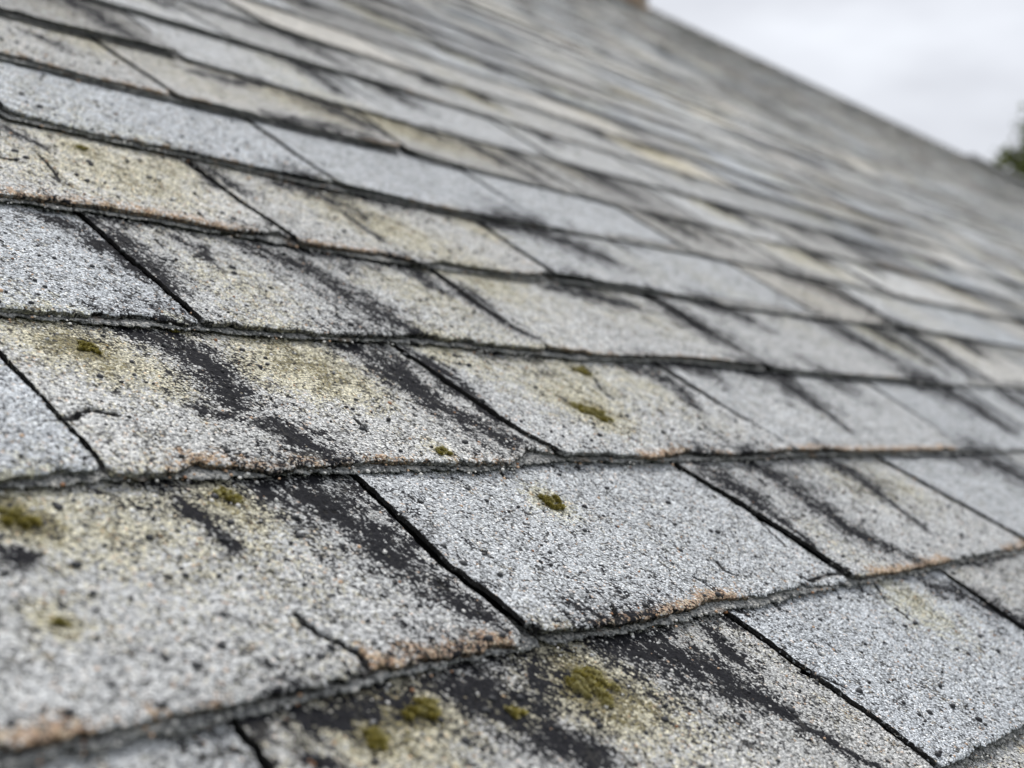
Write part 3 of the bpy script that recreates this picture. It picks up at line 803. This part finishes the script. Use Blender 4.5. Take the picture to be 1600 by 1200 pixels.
def tab_arrays(T, step, ov, fine):
    k = T.k
    nu = max(3, int(math.ceil((T.ur - T.ul) / step)))
    nv = max(2, int(math.ceil((EXPO + ov) / (step * 1.15))))
    s = np.linspace(0, 1, nu + 1)
    t = np.linspace(0, 1, nv + 1)
    if fine:
        t = t ** 1.12
    S_, T_ = np.meshgrid(s, t)                    # rows along v
    vt = (k + 1) * EXPO + ov
    vg = k * EXPO + T_ * (vt - k * EXPO)
    gap = (min(max(-.0004 + .0023 * T.depth, .0009), .0034) if T.depth < 2.2 else .0014) + .0014 * fbm(vg * 40, vg * 0 + T.ul * 7, 15, 2)
    uL = T.ja(vg) + gap
    uR = T.jb(vg) - gap
    if step < .012:
        ej = .0011 * fbm(vg * 90, vg * 0 + T.ul * 31, 3, 3) * 2 + .0016 * fbm(vg * 260, vg * 0 + T.ul * 13, 4, 2)
        uL = uL + ej
        ej = .0011 * fbm(vg * 90, vg * 0 + T.ur * 29, 3, 3) * 2 + .0016 * fbm(vg * 260, vg * 0 + T.ur * 11, 4, 2)
        uR = uR + ej
    U = uL + S_ * (uR - uL)
    vb = seam(k, U[0])
    if step < .012:
        n1 = fbm(U[0] * 70, U[0] * 0 + k, 8, 3)
        n2 = fbm(U[0] * 320, U[0] * 0 + k, 9, 2)
        chip = np.clip(fbm(U[0] * 26, U[0] * 0 + k * 2.3, 10, 2) - .21, 0, 1) * .022
        c1 = h2(np.floor(U[0] / .0075 + 2 * n1), np.floor(U[0] * 0 + k), 12)
        c2 = h2(np.floor(U[0] / .0023), np.floor(U[0] * 0 + k), 13)
        chip = chip + np.where(c1 > .80, (c1 - .80) * .014, 0) + np.where(c2 > .7, (c2 - .7) * .004, 0)
        vb = vb + .0018 * n1 + .0020 * n2 + chip
        # rounded lower corners
        for e in (0, 1):
            d = (U[0] - U[0][0]) if e == 0 else (U[0][-1] - U[0])
            rc = T.rr.uniform(.002, .007)
            x = np.clip(1 - d / rc, 0, 1)
            vb = vb + rc * .8 * (1 - np.sqrt(np.clip(1 - x * x, 0, 1)))
    V = vb[None, :] * (1 - T_) + vt * T_
    U = U + T.ja(V) - T.ja(vg)
    W = base_w(T, U, V, vb[None, :])
    dv = V - vb[None, :]
    dark = np.zeros_like(U)
    yel = np.zeros_like(U)
    rust = np.zeros_like(U)
    pit = np.zeros_like(U)
    for poly in (DARK if T.depth < 2.6 else []) + T.streaks:
        if in_box(U, V, poly, .06):
            dark = np.maximum(dark, seg_field(U, V, poly))
    for (a, b, r_, st) in list(YEL if T.depth < 2.6 else []) + T.yel:
        if abs(a - T.uc) < .45 and abs(b - V.mean()) < .3:
            yel = yel + st * np.exp(-.8 * ((U - a) ** 2 + (V - b) ** 2) / r_ ** 2)
    yel = yel + T.film * np.clip(dv / EXPO, 0, 1)
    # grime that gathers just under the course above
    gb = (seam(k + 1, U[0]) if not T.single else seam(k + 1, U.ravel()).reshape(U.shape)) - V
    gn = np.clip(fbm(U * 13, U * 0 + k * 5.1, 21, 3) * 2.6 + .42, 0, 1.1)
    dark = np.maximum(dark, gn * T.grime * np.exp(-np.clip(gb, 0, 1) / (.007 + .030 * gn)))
    for (kk, a, b, dm, st) in T.rust:
        e = np.clip((U - a) / .02 + .5, 0, 1) * np.clip((b - U) / .02 + .5, 0, 1)
        rust = np.maximum(rust, st * e * np.clip(1.35 - dv / dm * .85, 0, 1.1))
    if fine:
        W = W + .0005 * fbm(U * 130, V * 130, 41, 2) + .0007 * fbm(U * 420, V * 420, 43, 2)
        rough = (h2(np.floor(U * 760), np.floor(V * 760), 3) - .5)
        W = W + .00035 * rough * np.clip(1 - dark * .6, .25, 1)
        # worn, rounded lower edge
        W = W - .0011 * np.clip(1 - dv / .0022, 0, 1) ** 2
        for (a, b, r_, dp) in T.pits:
            m = (abs(U - a) < r_ * 2) & (abs(V - b) < r_ * 2)
            if m.any():
                d = np.hypot(U[m] - a, (V[m] - b)) / r_
                z = np.clip(1.3 - d, 0, 1)
                W[m] -= .0016 * z * dp
                pit[m] = np.maximum(pit[m], z * dp * 1.2)
        for ci, poly in enumerate(CRACK):
            cwid = .0018 if ci == 0 else .0014
            if in_box(U, V, poly, .01):
                for (p, q_) in zip(poly[:-1], poly[1:]):
                    m = (U > min(p[0], q_[0]) - .004) & (U < max(p[0], q_[0]) + .004) & (V > min(p[1], q_[1]) - .004) & (V < max(p[1], q_[1]) + .004)
                    if m.any():
                        dx, dy = q_[0] - p[0], q_[1] - p[1]
                        uu = U[m] + .0016 * fbm(U[m] * 300, V[m] * 300, 77, 2)
                        vv = V[m] + .0016 * fbm(U[m] * 300, V[m] * 300, 78, 2)
                        tt = np.clip(((uu - p[0]) * dx + (vv - p[1]) * dy) / (dx * dx + dy * dy + 1e-9), 0, 1)
                        d = np.hypot(uu - p[0] - dx * tt, vv - p[1] - dy * tt)
                        z = np.clip(1.6 - d / cwid, 0, 1)
                        W[m] -= .0024 * z
                        pit[m] = np.maximum(pit[m], z * 1.6)
    # ---- vertices: top grid, then a rim on bottom, left and right sides
    n_r, n_c = U.shape
    top = np.stack([U, V, W], -1).reshape(-1, 3)
    idx = np.arange(n_r * n_c).reshape(n_r, n_c)
    F = np.stack([idx[:-1, :-1], idx[:-1, 1:], idx[1:, 1:], idx[1:, :-1]], -1).reshape(-1, 4)
    ring = np.concatenate([idx[::-1, 0], idx[0, 1:], idx[1:, -1]])
    th = .0028 if T.strip else STEP * T.h * .95
    rim = top[ring].copy()
    A_st = np.stack([dark, yel, rust, pit], -1).reshape(-1, 4)
    A_tn = np.stack([np.full_like(dark, T.tone), np.full_like(dark, T.warm), np.zeros_like(dark), np.ones_like(dark)], -1).reshape(-1, 4)
    VV, FF = [top], [F]
    st_, tn_ = [A_st], [A_tn]
    prev = None
    base = len(top)
    levels = (0.0, .45, 1.0) if fine else (0.0, 1.0)
    for lv in levels:
        r2 = rim.copy()
        r2[:, 2] -= th * lv
        if fine and lv > 0:
            j = fbm(r2[:, 0] * 500, r2[:, 1] * 500, 60 + int(lv * 10), 2)
            nb_ = len(idx[::-1, 0])
            side = np.zeros(len(ring))
            side[:nb_ - 1] = -1
            side[-(n_r - 1):] = 1
            r2[:, 0] += side * (.0010 * j - .0006 * lv)
            r2[:, 1] -= (side == 0) * (.0012 * j - .0008 * lv)
        cur = base + np.arange(len(ring))
        if prev is not None:
            FF.append(np.stack([prev[:-1], cur[:-1], cur[1:], prev[1:]], -1))
        VV.append(r2)
        a = A_st[ring].copy()
        a[:, 3] = 0
        st_.append(a)
        b_ = A_tn[ring].copy()
        nb0 = n_r - 1
        b_[:, 2] = T.core
        b_[nb0:-nb0, 2] = T.core * .62
        tn_.append(b_)
        prev = cur
        base += len(ring)
    return np.concatenate(VV), np.concatenate(FF), np.concatenate(st_), np.concatenate(tn_)


def strip_arrays(T, step):
    """the second layer that shows as a thin ledge below the tab"""
    r_ = T.rr
    a = T.ul + r_.normal(0, .012)
    b = T.ur + r_.normal(0, .012) - .004
    n = max(6, int((b - a) / step))
    u = np.linspace(a, b, n + 1)
    vb = sum(seam(T.k, u + x) for x in (-.05, -.03, -.015, 0, .015, .03, .05)) / 7
    p = .0042 + .0045 * fbm(u * 9, u * 0 + T.k * 1.7, 90, 2) + .0016 * fbm(u * 60, u * 0 + T.k, 91, 2) + .0012 * fbm(u * 300, u * 0 + T.k, 92, 2)
    p = p - .0012 - np.where(h2(np.floor(u / .0065), np.floor(u * 0 + T.k), 97) > .72, .0018, 0) - np.where(h2(np.floor(u / .0021), np.floor(u * 0 + T.k), 98) > .7, .0009, 0)
    p = np.clip(p, .0004, .008)
    e = np.minimum(u - a, b - u)
    p = p - .004 * np.clip(1 - e / .004, 0, 1) ** 2
    z0 = -.0040 + .0005 * fbm(u * 25, u * 0 + T.k, 94, 2)
    j1 = .0018 * fbm(u * 420, u * 0 + 3.3, 95, 2)
    j2 = .0018 * fbm(u * 420, u * 0 + 9.3, 96, 2)
    prof = [(.022 + 0 * u, z0 - .0012), (-p + .0022, z0 + j2 * .4), (-p + .0007 + j1, z0 - .0002), (-p + j1, z0 - .0006), (-p + j2 + .0004, z0 - .0013), (-p + .0030 + j1, z0 - .0016)]
    rows = []
    for dv, w in prof:
        rows.append(np.stack([u, vb + dv, w + 0 * u], -1))
    V = np.concatenate(rows)
    m = len(u)
    F = []
    for i in range(len(prof) - 1):
        x = i * m + np.arange(m - 1)
        F.append(np.stack([x + m, x + m + 1, x + 1, x], -1))
    # end caps
    q = [i * m for i in range(6)]
    F.append(np.array([[q[0], q[1], q[4], q[5]], [q[1], q[2], q[3], q[4]]]))
    q = [i * m + m - 1 for i in range(6)]
    F.append(np.array([[q[5], q[4], q[1], q[0]], [q[4], q[3], q[2], q[1]]]))
    return V, np.concatenate(F)


TABS = []
for k in range(K0, K1):
    js = joints_of(k)
    for i in range(len(js) - 1):
        TABS.append(make_tab(k, js[i], js[i + 1], i))
order = sorted(TABS, key=lambda T: -T.seen)
for T in TABS:
    T.single = False
for T in order[:298]:
    if T.seen > 0:
        T.single = True

stV, stF, stA, stB, nst = [], [], [], [], 0
suV, suF, nsu = [], [], 0
n_strip = 0
for T in order:
    T.strip = T.single and T.depth < 3.2
    fine = T.single and T.near < 1.02
    if fine:
        step = max(.0010, .00135 * T.depth)
    elif T.single and T.depth < 1.7:
        step = .0035
    elif T.depth < 3.2:
        step = .008
    elif T.seen > 0 and T.depth < 7:
        step = .018
    else:
        step = .055
    T.fine, T.step = fine, step
    V, F, A, B = tab_arrays(T, step, .014 if fine else .02, fine)
    if T.single:
        org = np.array([T.uc, (T.k + .5) * EXPO, 0.0])
        me = np_mesh('shingle', V - org, F, M_SH)
        add_attr(me, 'stain', A)
        add_attr(me, 'tone', B)
        T.obj = link('shingle', me, ROOF, org)
        if T.strip:
            V, F = strip_arrays(T, .0015 if fine else .006)
            link('backing_strip', np_mesh('backing_strip', V - org, F, M_ST, False), ROOF, org)
    else:
        stV.append(V)
        stF.append(F + nst)
        stA.append(A)
        stB.append(B)
        nst += len(V)
me = np_mesh('shingle', np.concatenate(stV), np.concatenate(stF), M_SH)
add_attr(me, 'stain', np.concatenate(stA))
add_attr(me, 'tone', np.concatenate(stB))
tag(link('shingle', me, ROOF), None, None, None, 'stuff')

# ---- ridge caps and raised ridge vent
cap = PM()
def rp(v, w):
    p = to_world((0, v, w))
    return p[1], p[2]
def cap_profile(lift, half, th):
    pts = []
    for s in (1, -1):
        pass
    y0, z0 = rp(V_RIDGE, lift)
    o = [rp(V_RIDGE - half, lift - .004), (y_r, z_r + lift / cp + .004), None]
    y, z = o[0]
    o[2] = (2 * y_r - y, z)
    i = [(2 * y_r - y, z - th), (y_r, z_r + lift / cp + .004 - th * 1.2), (y, z - th)]
    return o + i
M_CAP = plain('ridge_cap_shingle', (0.31, 0.305, 0.30), 0.9, 60, 0.25, .001)
cme = PM().prism(cap_profile(.012, .14, .004), 0, .17).mesh('ridge_cap', M_CAP)
u = 7.0
i = 0
while u < 16.1:
    o = link('ridge_cap', cme, house, (u, 0, .003 * (i % 2)))
    u += .15
    i += 1
link('ridge_vent', PM().prism(cap_profile(.06, .17, .02), 16.15, 25.4).mesh('ridge_vent', M_CAP), house)
lme = PM().prism(cap_profile(.012, .14, .004), U0, 6.98).mesh('ridge_cap', M_CAP)
link('ridge_cap', lme, house)
# ------------------------------------------------------------------ brick chimney on the ridge (only its foot reaches the picture)
M_BRICK = plain('tan_brick', (0.36, 0.25, 0.17), 0.9, 6, 0.3)
M_MORTAR = plain('mortar', (0.33, 0.31, 0.28), 0.95, 30, 0.2)
chim = bpy.data.objects.new('chimney', None)
COL.objects.link(chim)
chim.parent = house
CX1, CW, CD = 8.30, .90, .60
chim.location = (CX1 - CW / 2, y_r + .12, z_r - .3)
link('core', PM().box((-CW / 2 + .012, -CD / 2 + .012, 0), (CW / 2 - .012, CD / 2 - .012, 1.55)).mesh('core', M_MORTAR), chim)
bme = PM().box((-.106, -.05, 0), (.106, .05, .062)).mesh('brick', M_BRICK)
for row in range(20):
    z = .005 + row * .075
    odd = row % 2
    nb_ = 4
    for sgn in (-1, 1):
        for i in range(nb_):
            x = -CW / 2 + .1125 + i * .225
            if odd and i == nb_ - 1:
                continue
            link('brick', bme, chim, (x + (.1125 if odd else 0), sgn * (CD / 2 - .05), z))
    for sgn in (-1, 1):
        for i in range(2 if odd else 1):
            o = link('brick', bme, chim, (sgn * (CW / 2 - .05), (-.14 + i * .28) if odd else 0, z))
            o.rotation_euler = (0, 0, math.pi / 2)
link('cap', PM().box((-CW / 2 - .05, -CD / 2 - .05, 1.552), (CW / 2 + .05, CD / 2 + .05, 1.64)).mesh('cap', M_MORTAR), chim)

# ------------------------------------------------------------------ moss on the shingles
def moss_mat():
    m, t, b = mat('moss')
    nb = NB(t)
    P = roof_vec(nb)
    n = nb.noise(P, 500, 3.0)
    at = nb.new('ShaderNodeAttribute', attribute_name='tip')
    tip = nb.sep(at.outputs['Color'])
    g1 = nb.ramp(n.outputs[0], [(0.3, (0.12, 0.10, 0.010)), (0.7, (0.34, 0.28, 0.04))])
    g2 = nb.ramp(n.outputs[0], [(0.3, (0.28, 0.25, 0.09)), (0.7, (0.55, 0.50, 0.26))])
    col = nb.mix(tip[1], g1, g2)
    t.links.new(col, b.inputs['Base Color'])
    b.inputs['Roughness'].default_value = 0.9
    return m


M_MOSS = moss_mat()
TAB_AT = {}
for T in TABS:
    if T.depth < 1.5:
        TAB_AT.setdefault(T.k, []).append(T)


def surface(u, v):
    k = int(math.floor(v / EXPO))
    if v < float(seam(k, np.array([u]))[0]):
        k -= 1
    elif v > float(seam(k + 1, np.array([u]))[0]):
        k += 1
    for T in TAB_AT.get(k, []):
        if T.ul - .004 <= u <= T.ur + .004:
            vb = seam(k, np.array([u]))
            return float(base_w(T, np.array([u]), np.array([v]), vb)[0]), T
    return None, None


def moss_clump(u, v, r, dens, seed, label):
    rg = np.random.default_rng(seed)
    V, F, A = [], [], []
    w0, T = surface(u, v)
    if w0 is None:
        w0 = -.004
    # a few overlapping cushions, each a bristle of small leaves
    nc = int(5 + 20 * min(r / .012, 1.6))
    for c in range(nc):
        ang, rad = rg.uniform(0, 2 * math.pi), r * math.sqrt(rg.uniform(0, 1)) * rg.choice([.55, .8, 1.1])
        cu, cv = rad * math.cos(ang) * 1.1, rad * math.sin(ang) * .9
        cr_ = r * rg.uniform(.13, .30)
        hgt = cr_ * rg.uniform(.35, .7)
        pale = rg.uniform(0, 1) < (.75 - .65 * dens)
        nl = int(60 + 90 * cr_ / .006)
        for i in range(nl):
            th_, q = rg.uniform(0, 2 * math.pi), math.sqrt(rg.uniform(0, 1))
            x, y = cu + cr_ * q * math.cos(th_), cv + cr_ * q * math.sin(th_)
            if math.hypot(x, y) > r * 1.4:
                continue
            z = hgt * max(0, 1 - q * q) ** .8
            ww = -STEP * y / EXPO
            nx, ny = math.cos(th_) * q + rg.normal(0, .5), math.sin(th_) * q + rg.normal(0, .5)
            L = rg.uniform(.0007, .0017)
            wd = L * rg.uniform(.22, .4)
            tx, ty, tz = x + nx * L * .7, y + ny * L * .7, z + L * rg.uniform(.4, 1.0)
            px_, py_ = -ny, nx
            nn = math.hypot(px_, py_) + 1e-6
            px_, py_ = px_ / nn * wd, py_ / nn * wd
            b0 = len(V)
            zz = max(0, z - L * .6) + ww
            V += [(x - px_ * .5, y - py_ * .5, zz), (x + px_ * .5, y + py_ * .5, zz), ((x + tx) / 2 + px_, (y + ty) / 2 + py_, (z + tz) / 2 + ww), (tx, ty, tz + ww),
                  ((x + tx) / 2 - px_, (y + ty) / 2 - py_, (z + tz) / 2 + ww)]
            F += [(b0, b0 + 1, b0 + 2, b0 + 4), (b0 + 4, b0 + 2, b0 + 3, b0 + 3)]
            pv = (.75 if pale else .1) + rg.normal(0, .15)
            A += [(0, pv, 0, 1)] * 5
    me = bpy.data.meshes.new('moss_tuft')
    F2 = [f if f[2] != f[3] else f[:3] for f in F]
    me.from_pydata(V, [], F2)
    me.update()
    me.materials.append(M_MOSS)
    add_attr(me, 'tip', np.clip(np.array(A), 0, 1))
    o = bpy.data.objects.new('moss_tuft', me)
    COL.objects.link(o)
    mw = Matrix.Rotation(PITCH, 4, 'X')
    p = to_world((u, v, w0))
    o.matrix_world = Matrix.Translation(Vector(p)) @ mw
    tag(o, label, 'moss', 'moss tufts growing on the shingles')
    return o


MOSS_LABELS = [
    'dark olive moss tuft high on a wide shingle left of the long black streak',
    'round olive moss tuft alone on the pale clean grey shingle in the middle',
    'large flat yellow green moss crust in the black stain under the lowest ledge',
    'broad mottled moss patch at the bottom, left of the largest crust',
    'bright olive moss tuft at the bottom edge of the photo, lowest of all',
    'spreading moss patch cut by the left edge of the photo, above the large blurred shingle',
    'small moss tuft just under a ledge, between two black streaks on the left',
    'thin straggling moss patch trailing down the middle of a shingle above the central seam',
    'small moss speck just above the straggling patch, close under the seam',
    'tiny moss tuft inside the black stain between the two largest bottom patches',
    'tiny dark moss tuft at the upper left, under the double dark ledge',
    'faint small moss tuft low on the large blurred shingle at the left edge',
    'flat yellow moss streak tucked under the ledge at the top of a long black streak',
    'little moss tuft on the broken rust edged lip left of the central chip',
]
for i, ((u, v, r_, dn), lb) in enumerate(zip(MOSS, MOSS_LABELS)):
    moss_clump(u, v, r_, dn, 500 + i, lb)

# ------------------------------------------------------------------ loose granules and grit lying on the near shingles
ico_v, ico_f = [], []
ph = (1 + 5 ** .5) / 2
for a, b in ((-1, ph), (1, ph), (-1, -ph), (1, -ph)):
    ico_v += [(a, b, 0)]
for a, b in ((-1, ph), (1, ph), (-1, -ph), (1, -ph)):
    ico_v += [(0, a, b)]
for a, b in ((ph, -1), (ph, 1), (-ph, -1), (-ph, 1)):
    ico_v += [(a, 0, b)]
ico_v = np.array(ico_v, float) / math.hypot(1, ph)
ico_f = np.array([(0, 11, 5), (0, 5, 1), (0, 1, 7), (0, 7, 10), (0, 10, 11), (1, 5, 9), (5, 11, 4), (11, 10, 2), (10, 7, 6), (7, 1, 8),
                  (3, 9, 4), (3, 4, 2), (3, 2, 6), (3, 6, 8), (3, 8, 9), (4, 9, 5), (2, 4, 11), (6, 2, 10), (8, 6, 7), (9, 8, 1)])
GV, GF, GC = [], [], []
ng = 0
rg = np.random.default_rng(77)
PAL = [((0.62, 0.61, 0.58), 5), ((0.78, 0.76, 0.72), 3), ((0.42, 0.42, 0.42), 3), ((0.6, 0.40, 0.26), 1.6), ((0.35, 0.17, 0.08), .5), ((0.03, 0.03, 0.033), 3.2)]
pw = np.array([p[1] for p in PAL])
pw = pw / pw.sum()
for T in TABS:
    if not T.fine:
        continue
    n = 420
    uu = rg.uniform(T.ul + .003, T.ur - .003, n)
    vv = rg.uniform(T.k * EXPO + .004, (T.k + 1) * EXPO - .002, n)
    # extra grit caught above the lower edge
    m = rg.random(n) < .16
    vv = np.where(m, T.k * EXPO + rg.exponential(.006, n) + .003, vv)
    vb = seam(T.k, uu)
    ok = (vv > vb + .002) & (vv < seam(T.k + 1, uu) - .006)
    ww = base_w(T, uu, vv, vb)
    for u, v, w, good in zip(uu, vv, ww, ok):
        if not good:
            continue
        c = rg.choice(len(PAL), p=pw)
        s = rg.lognormal(math.log(.00062), .33) * (1.35 if c == 5 else 1)
        Rm = ico_v * s * np.array([rg.uniform(.8, 1.4), rg.uniform(.8, 1.3), rg.uniform(.55, .9)]) * rg.uniform(.8, 1.15, (12, 1))
        GV.append(Rm + np.array([u, v, w + s * .3]))
        GF.append(ico_f + ng)
        GC.append(np.tile(np.array([*PAL[c][0], 1.0]) * np.array([*([rg.uniform(.8, 1.15)] * 3), 1]), (12, 1)))
        ng += 12
    if T.strip:
        n = 90
        uu = rg.uniform(T.ul, T.ur, n)
        vv = seam(T.k, uu) - rg.uniform(-.001, .007, n)
        for u, v in zip(uu, vv):
            c = rg.choice(len(PAL), p=pw)
            s = rg.lognormal(math.log(.0006), .35)
            Rm = ico_v * s * np.array([1.2, 1.0, .7]) * rg.uniform(.8, 1.15, (12, 1))
            GV.append(Rm + np.array([u, v, -.0036 if rg.random() < .6 else -.0070]))
            GF.append(ico_f + ng)
            GC.append(np.tile(np.array([*PAL[c][0], 1.0]), (12, 1)))
            ng += 12
    for (u, v, r_) in list(T.lumps) + [q for q in NODULE if T.ul < q[0] < T.ur and 0 < q[1] - T.k * EXPO < EXPO]:
        vb = float(seam(T.k, np.array([u]))[0])
        if v < vb + .004 or v > (T.k + 1) * EXPO - .006:
            continue
        w = float(base_w(T, np.array([u]), np.array([v]), vb)[0])
        s = r_ * .8
        Rm = ico_v * s * np.array([1.2, 1.0, .7]) * rg.uniform(.75, 1.2, (12, 1))
        GV.append(Rm + np.array([u, v, w + s * .15]))
        GF.append(ico_f + ng)
        GC.append(np.tile(np.array([.03, .031, .034, 1]), (12, 1)))
        ng += 12
mG, tG, bG = mat('loose_grit')
nbg = NB(tG)
ag = nbg.new('ShaderNodeAttribute', attribute_name='grain')
tG.links.new(ag.outputs['Color'], bG.inputs['Base Color'])
bG.inputs['Roughness'].default_value = 0.7
gme = np_mesh('loose_grit', np.concatenate(GV), np.concatenate(GF), mG)
add_attr(gme, 'grain', np.concatenate(GC))
go = link('loose_grit', gme, None, (0, 0, EAVE_Z))
go.rotation_euler = (PITCH, 0, 0)
tag(go, 'loose pale and black mineral grit scattered over the near shingles', None, None, 'stuff')

# ------------------------------------------------------------------ tree behind the far end of the roof
def direction(xp, yp):
    d = np.array([(xp - 800) / FPX, -(yp - 600) / FPX, -1.0])
    d = Rw @ d
    return d / np.linalg.norm(d)


M_LEAF = plain('tree_leaf', (0.13, 0.155, 0.022), 0.75, 1.2, 0.4)
M_BARK = plain('tree_bark', (0.09, 0.07, 0.05), 0.95, 8, 0.4, .01)


def tree(base, height, crad, seed, label, sparse=1.0):
    rg = np.random.default_rng(seed)
    root = bpy.data.objects.new('broadleaf_tree', None)
    COL.objects.link(root)
    root.location = base
    tag(root, label, 'tree')
    # trunk with limbs
    V, F = [], []

    def limb(a, b, r0, r1):
        a, b = np.array(a, float), np.array(b, float)
        ax = (b - a) / (np.linalg.norm(b - a) + 1e-9)
        e1 = np.cross(ax, (0.3, .8, .5)); e1 /= np.linalg.norm(e1)
        e2 = np.cross(ax, e1)
        n0 = len(V)
        for p, r_ in ((a, r0), ((a + b) / 2 + rg.normal(0, r0 * .5, 3), (r0 + r1) / 2), (b, r1)):
            for s in range(8):
                V.append(tuple(p + r_ * (math.cos(s * math.pi / 4) * e1 + math.sin(s * math.pi / 4) * e2)))
        for l in range(2):
            for s in range(8):
                F.append((n0 + l * 8 + s, n0 + l * 8 + (s + 1) % 8, n0 + l * 8 + 8 + (s + 1) % 8, n0 + l * 8 + 8 + s))
    top = height * .62
    limb((0, 0, -.3), (.2, .1, top), crad * .085, crad * .05)
    clumps = []
    for i in range(34):
        th_, q, zz = rg.uniform(0, 2 * math.pi), math.sqrt(rg.uniform(.02, 1)), rg.uniform(-.75, 1)
        rr = crad * math.sqrt(max(.05, 1 - zz * zz * .85)) * q
        c = (rr * math.cos(th_), rr * math.sin(th_), height - crad * .95 + zz * crad * .85)
        clumps.append((c, crad * rg.uniform(.2, .34)))
        if i < 16:
            limb((.1, .05, top * rg.uniform(.55, 1)), tuple(np.array(c) * (1, 1, 1) - (0, 0, crad * .1)), crad * .03, crad * .008)
    me = bpy.data.meshes.new('trunk')
    me.from_pydata(V, [], F)
    me.update()
    me.materials.append(M_BARK)
    link('trunk', me, root)
    LV = []
    for c, cr_ in clumps:
        n = int(520 * sparse)
        p = rg.normal(0, 1, (n, 3))
        p /= np.linalg.norm(p, axis=1)[:, None]
        p *= (cr_ * rg.uniform(.3, 1.15, n) ** .6)[:, None]
        p *= np.where(rg.random(n) < .12, 1.55, 1.0)[:, None]
        p += np.array(c)
        d1 = rg.normal(0, 1, (n, 3)); d1 /= np.linalg.norm(d1, axis=1)[:, None]
        d2 = np.cross(d1, rg.normal(0, 1, (n, 3))); d2 /= np.linalg.norm(d2, axis=1)[:, None]
        s = rg.uniform(.09, .17, n)[:, None]
        LV.append(np.stack([p - d1 * s, p + d2 * s * .55, p + d1 * s, p - d2 * s * .55], 1))
    LV = np.concatenate(LV).reshape(-1, 3)
    link('crown', np_mesh('crown', LV, np.arange(len(LV)).reshape(-1, 4), M_LEAF, False), root)
    return root


camw = to_world(CAM_C)
d = direction(1716, 290)
p = camw + d * 46
tree((p[0], p[1], 0), p[2] + 2.7, 2.7, 5, 'leafy green tree beyond the far end of the roof', .9)
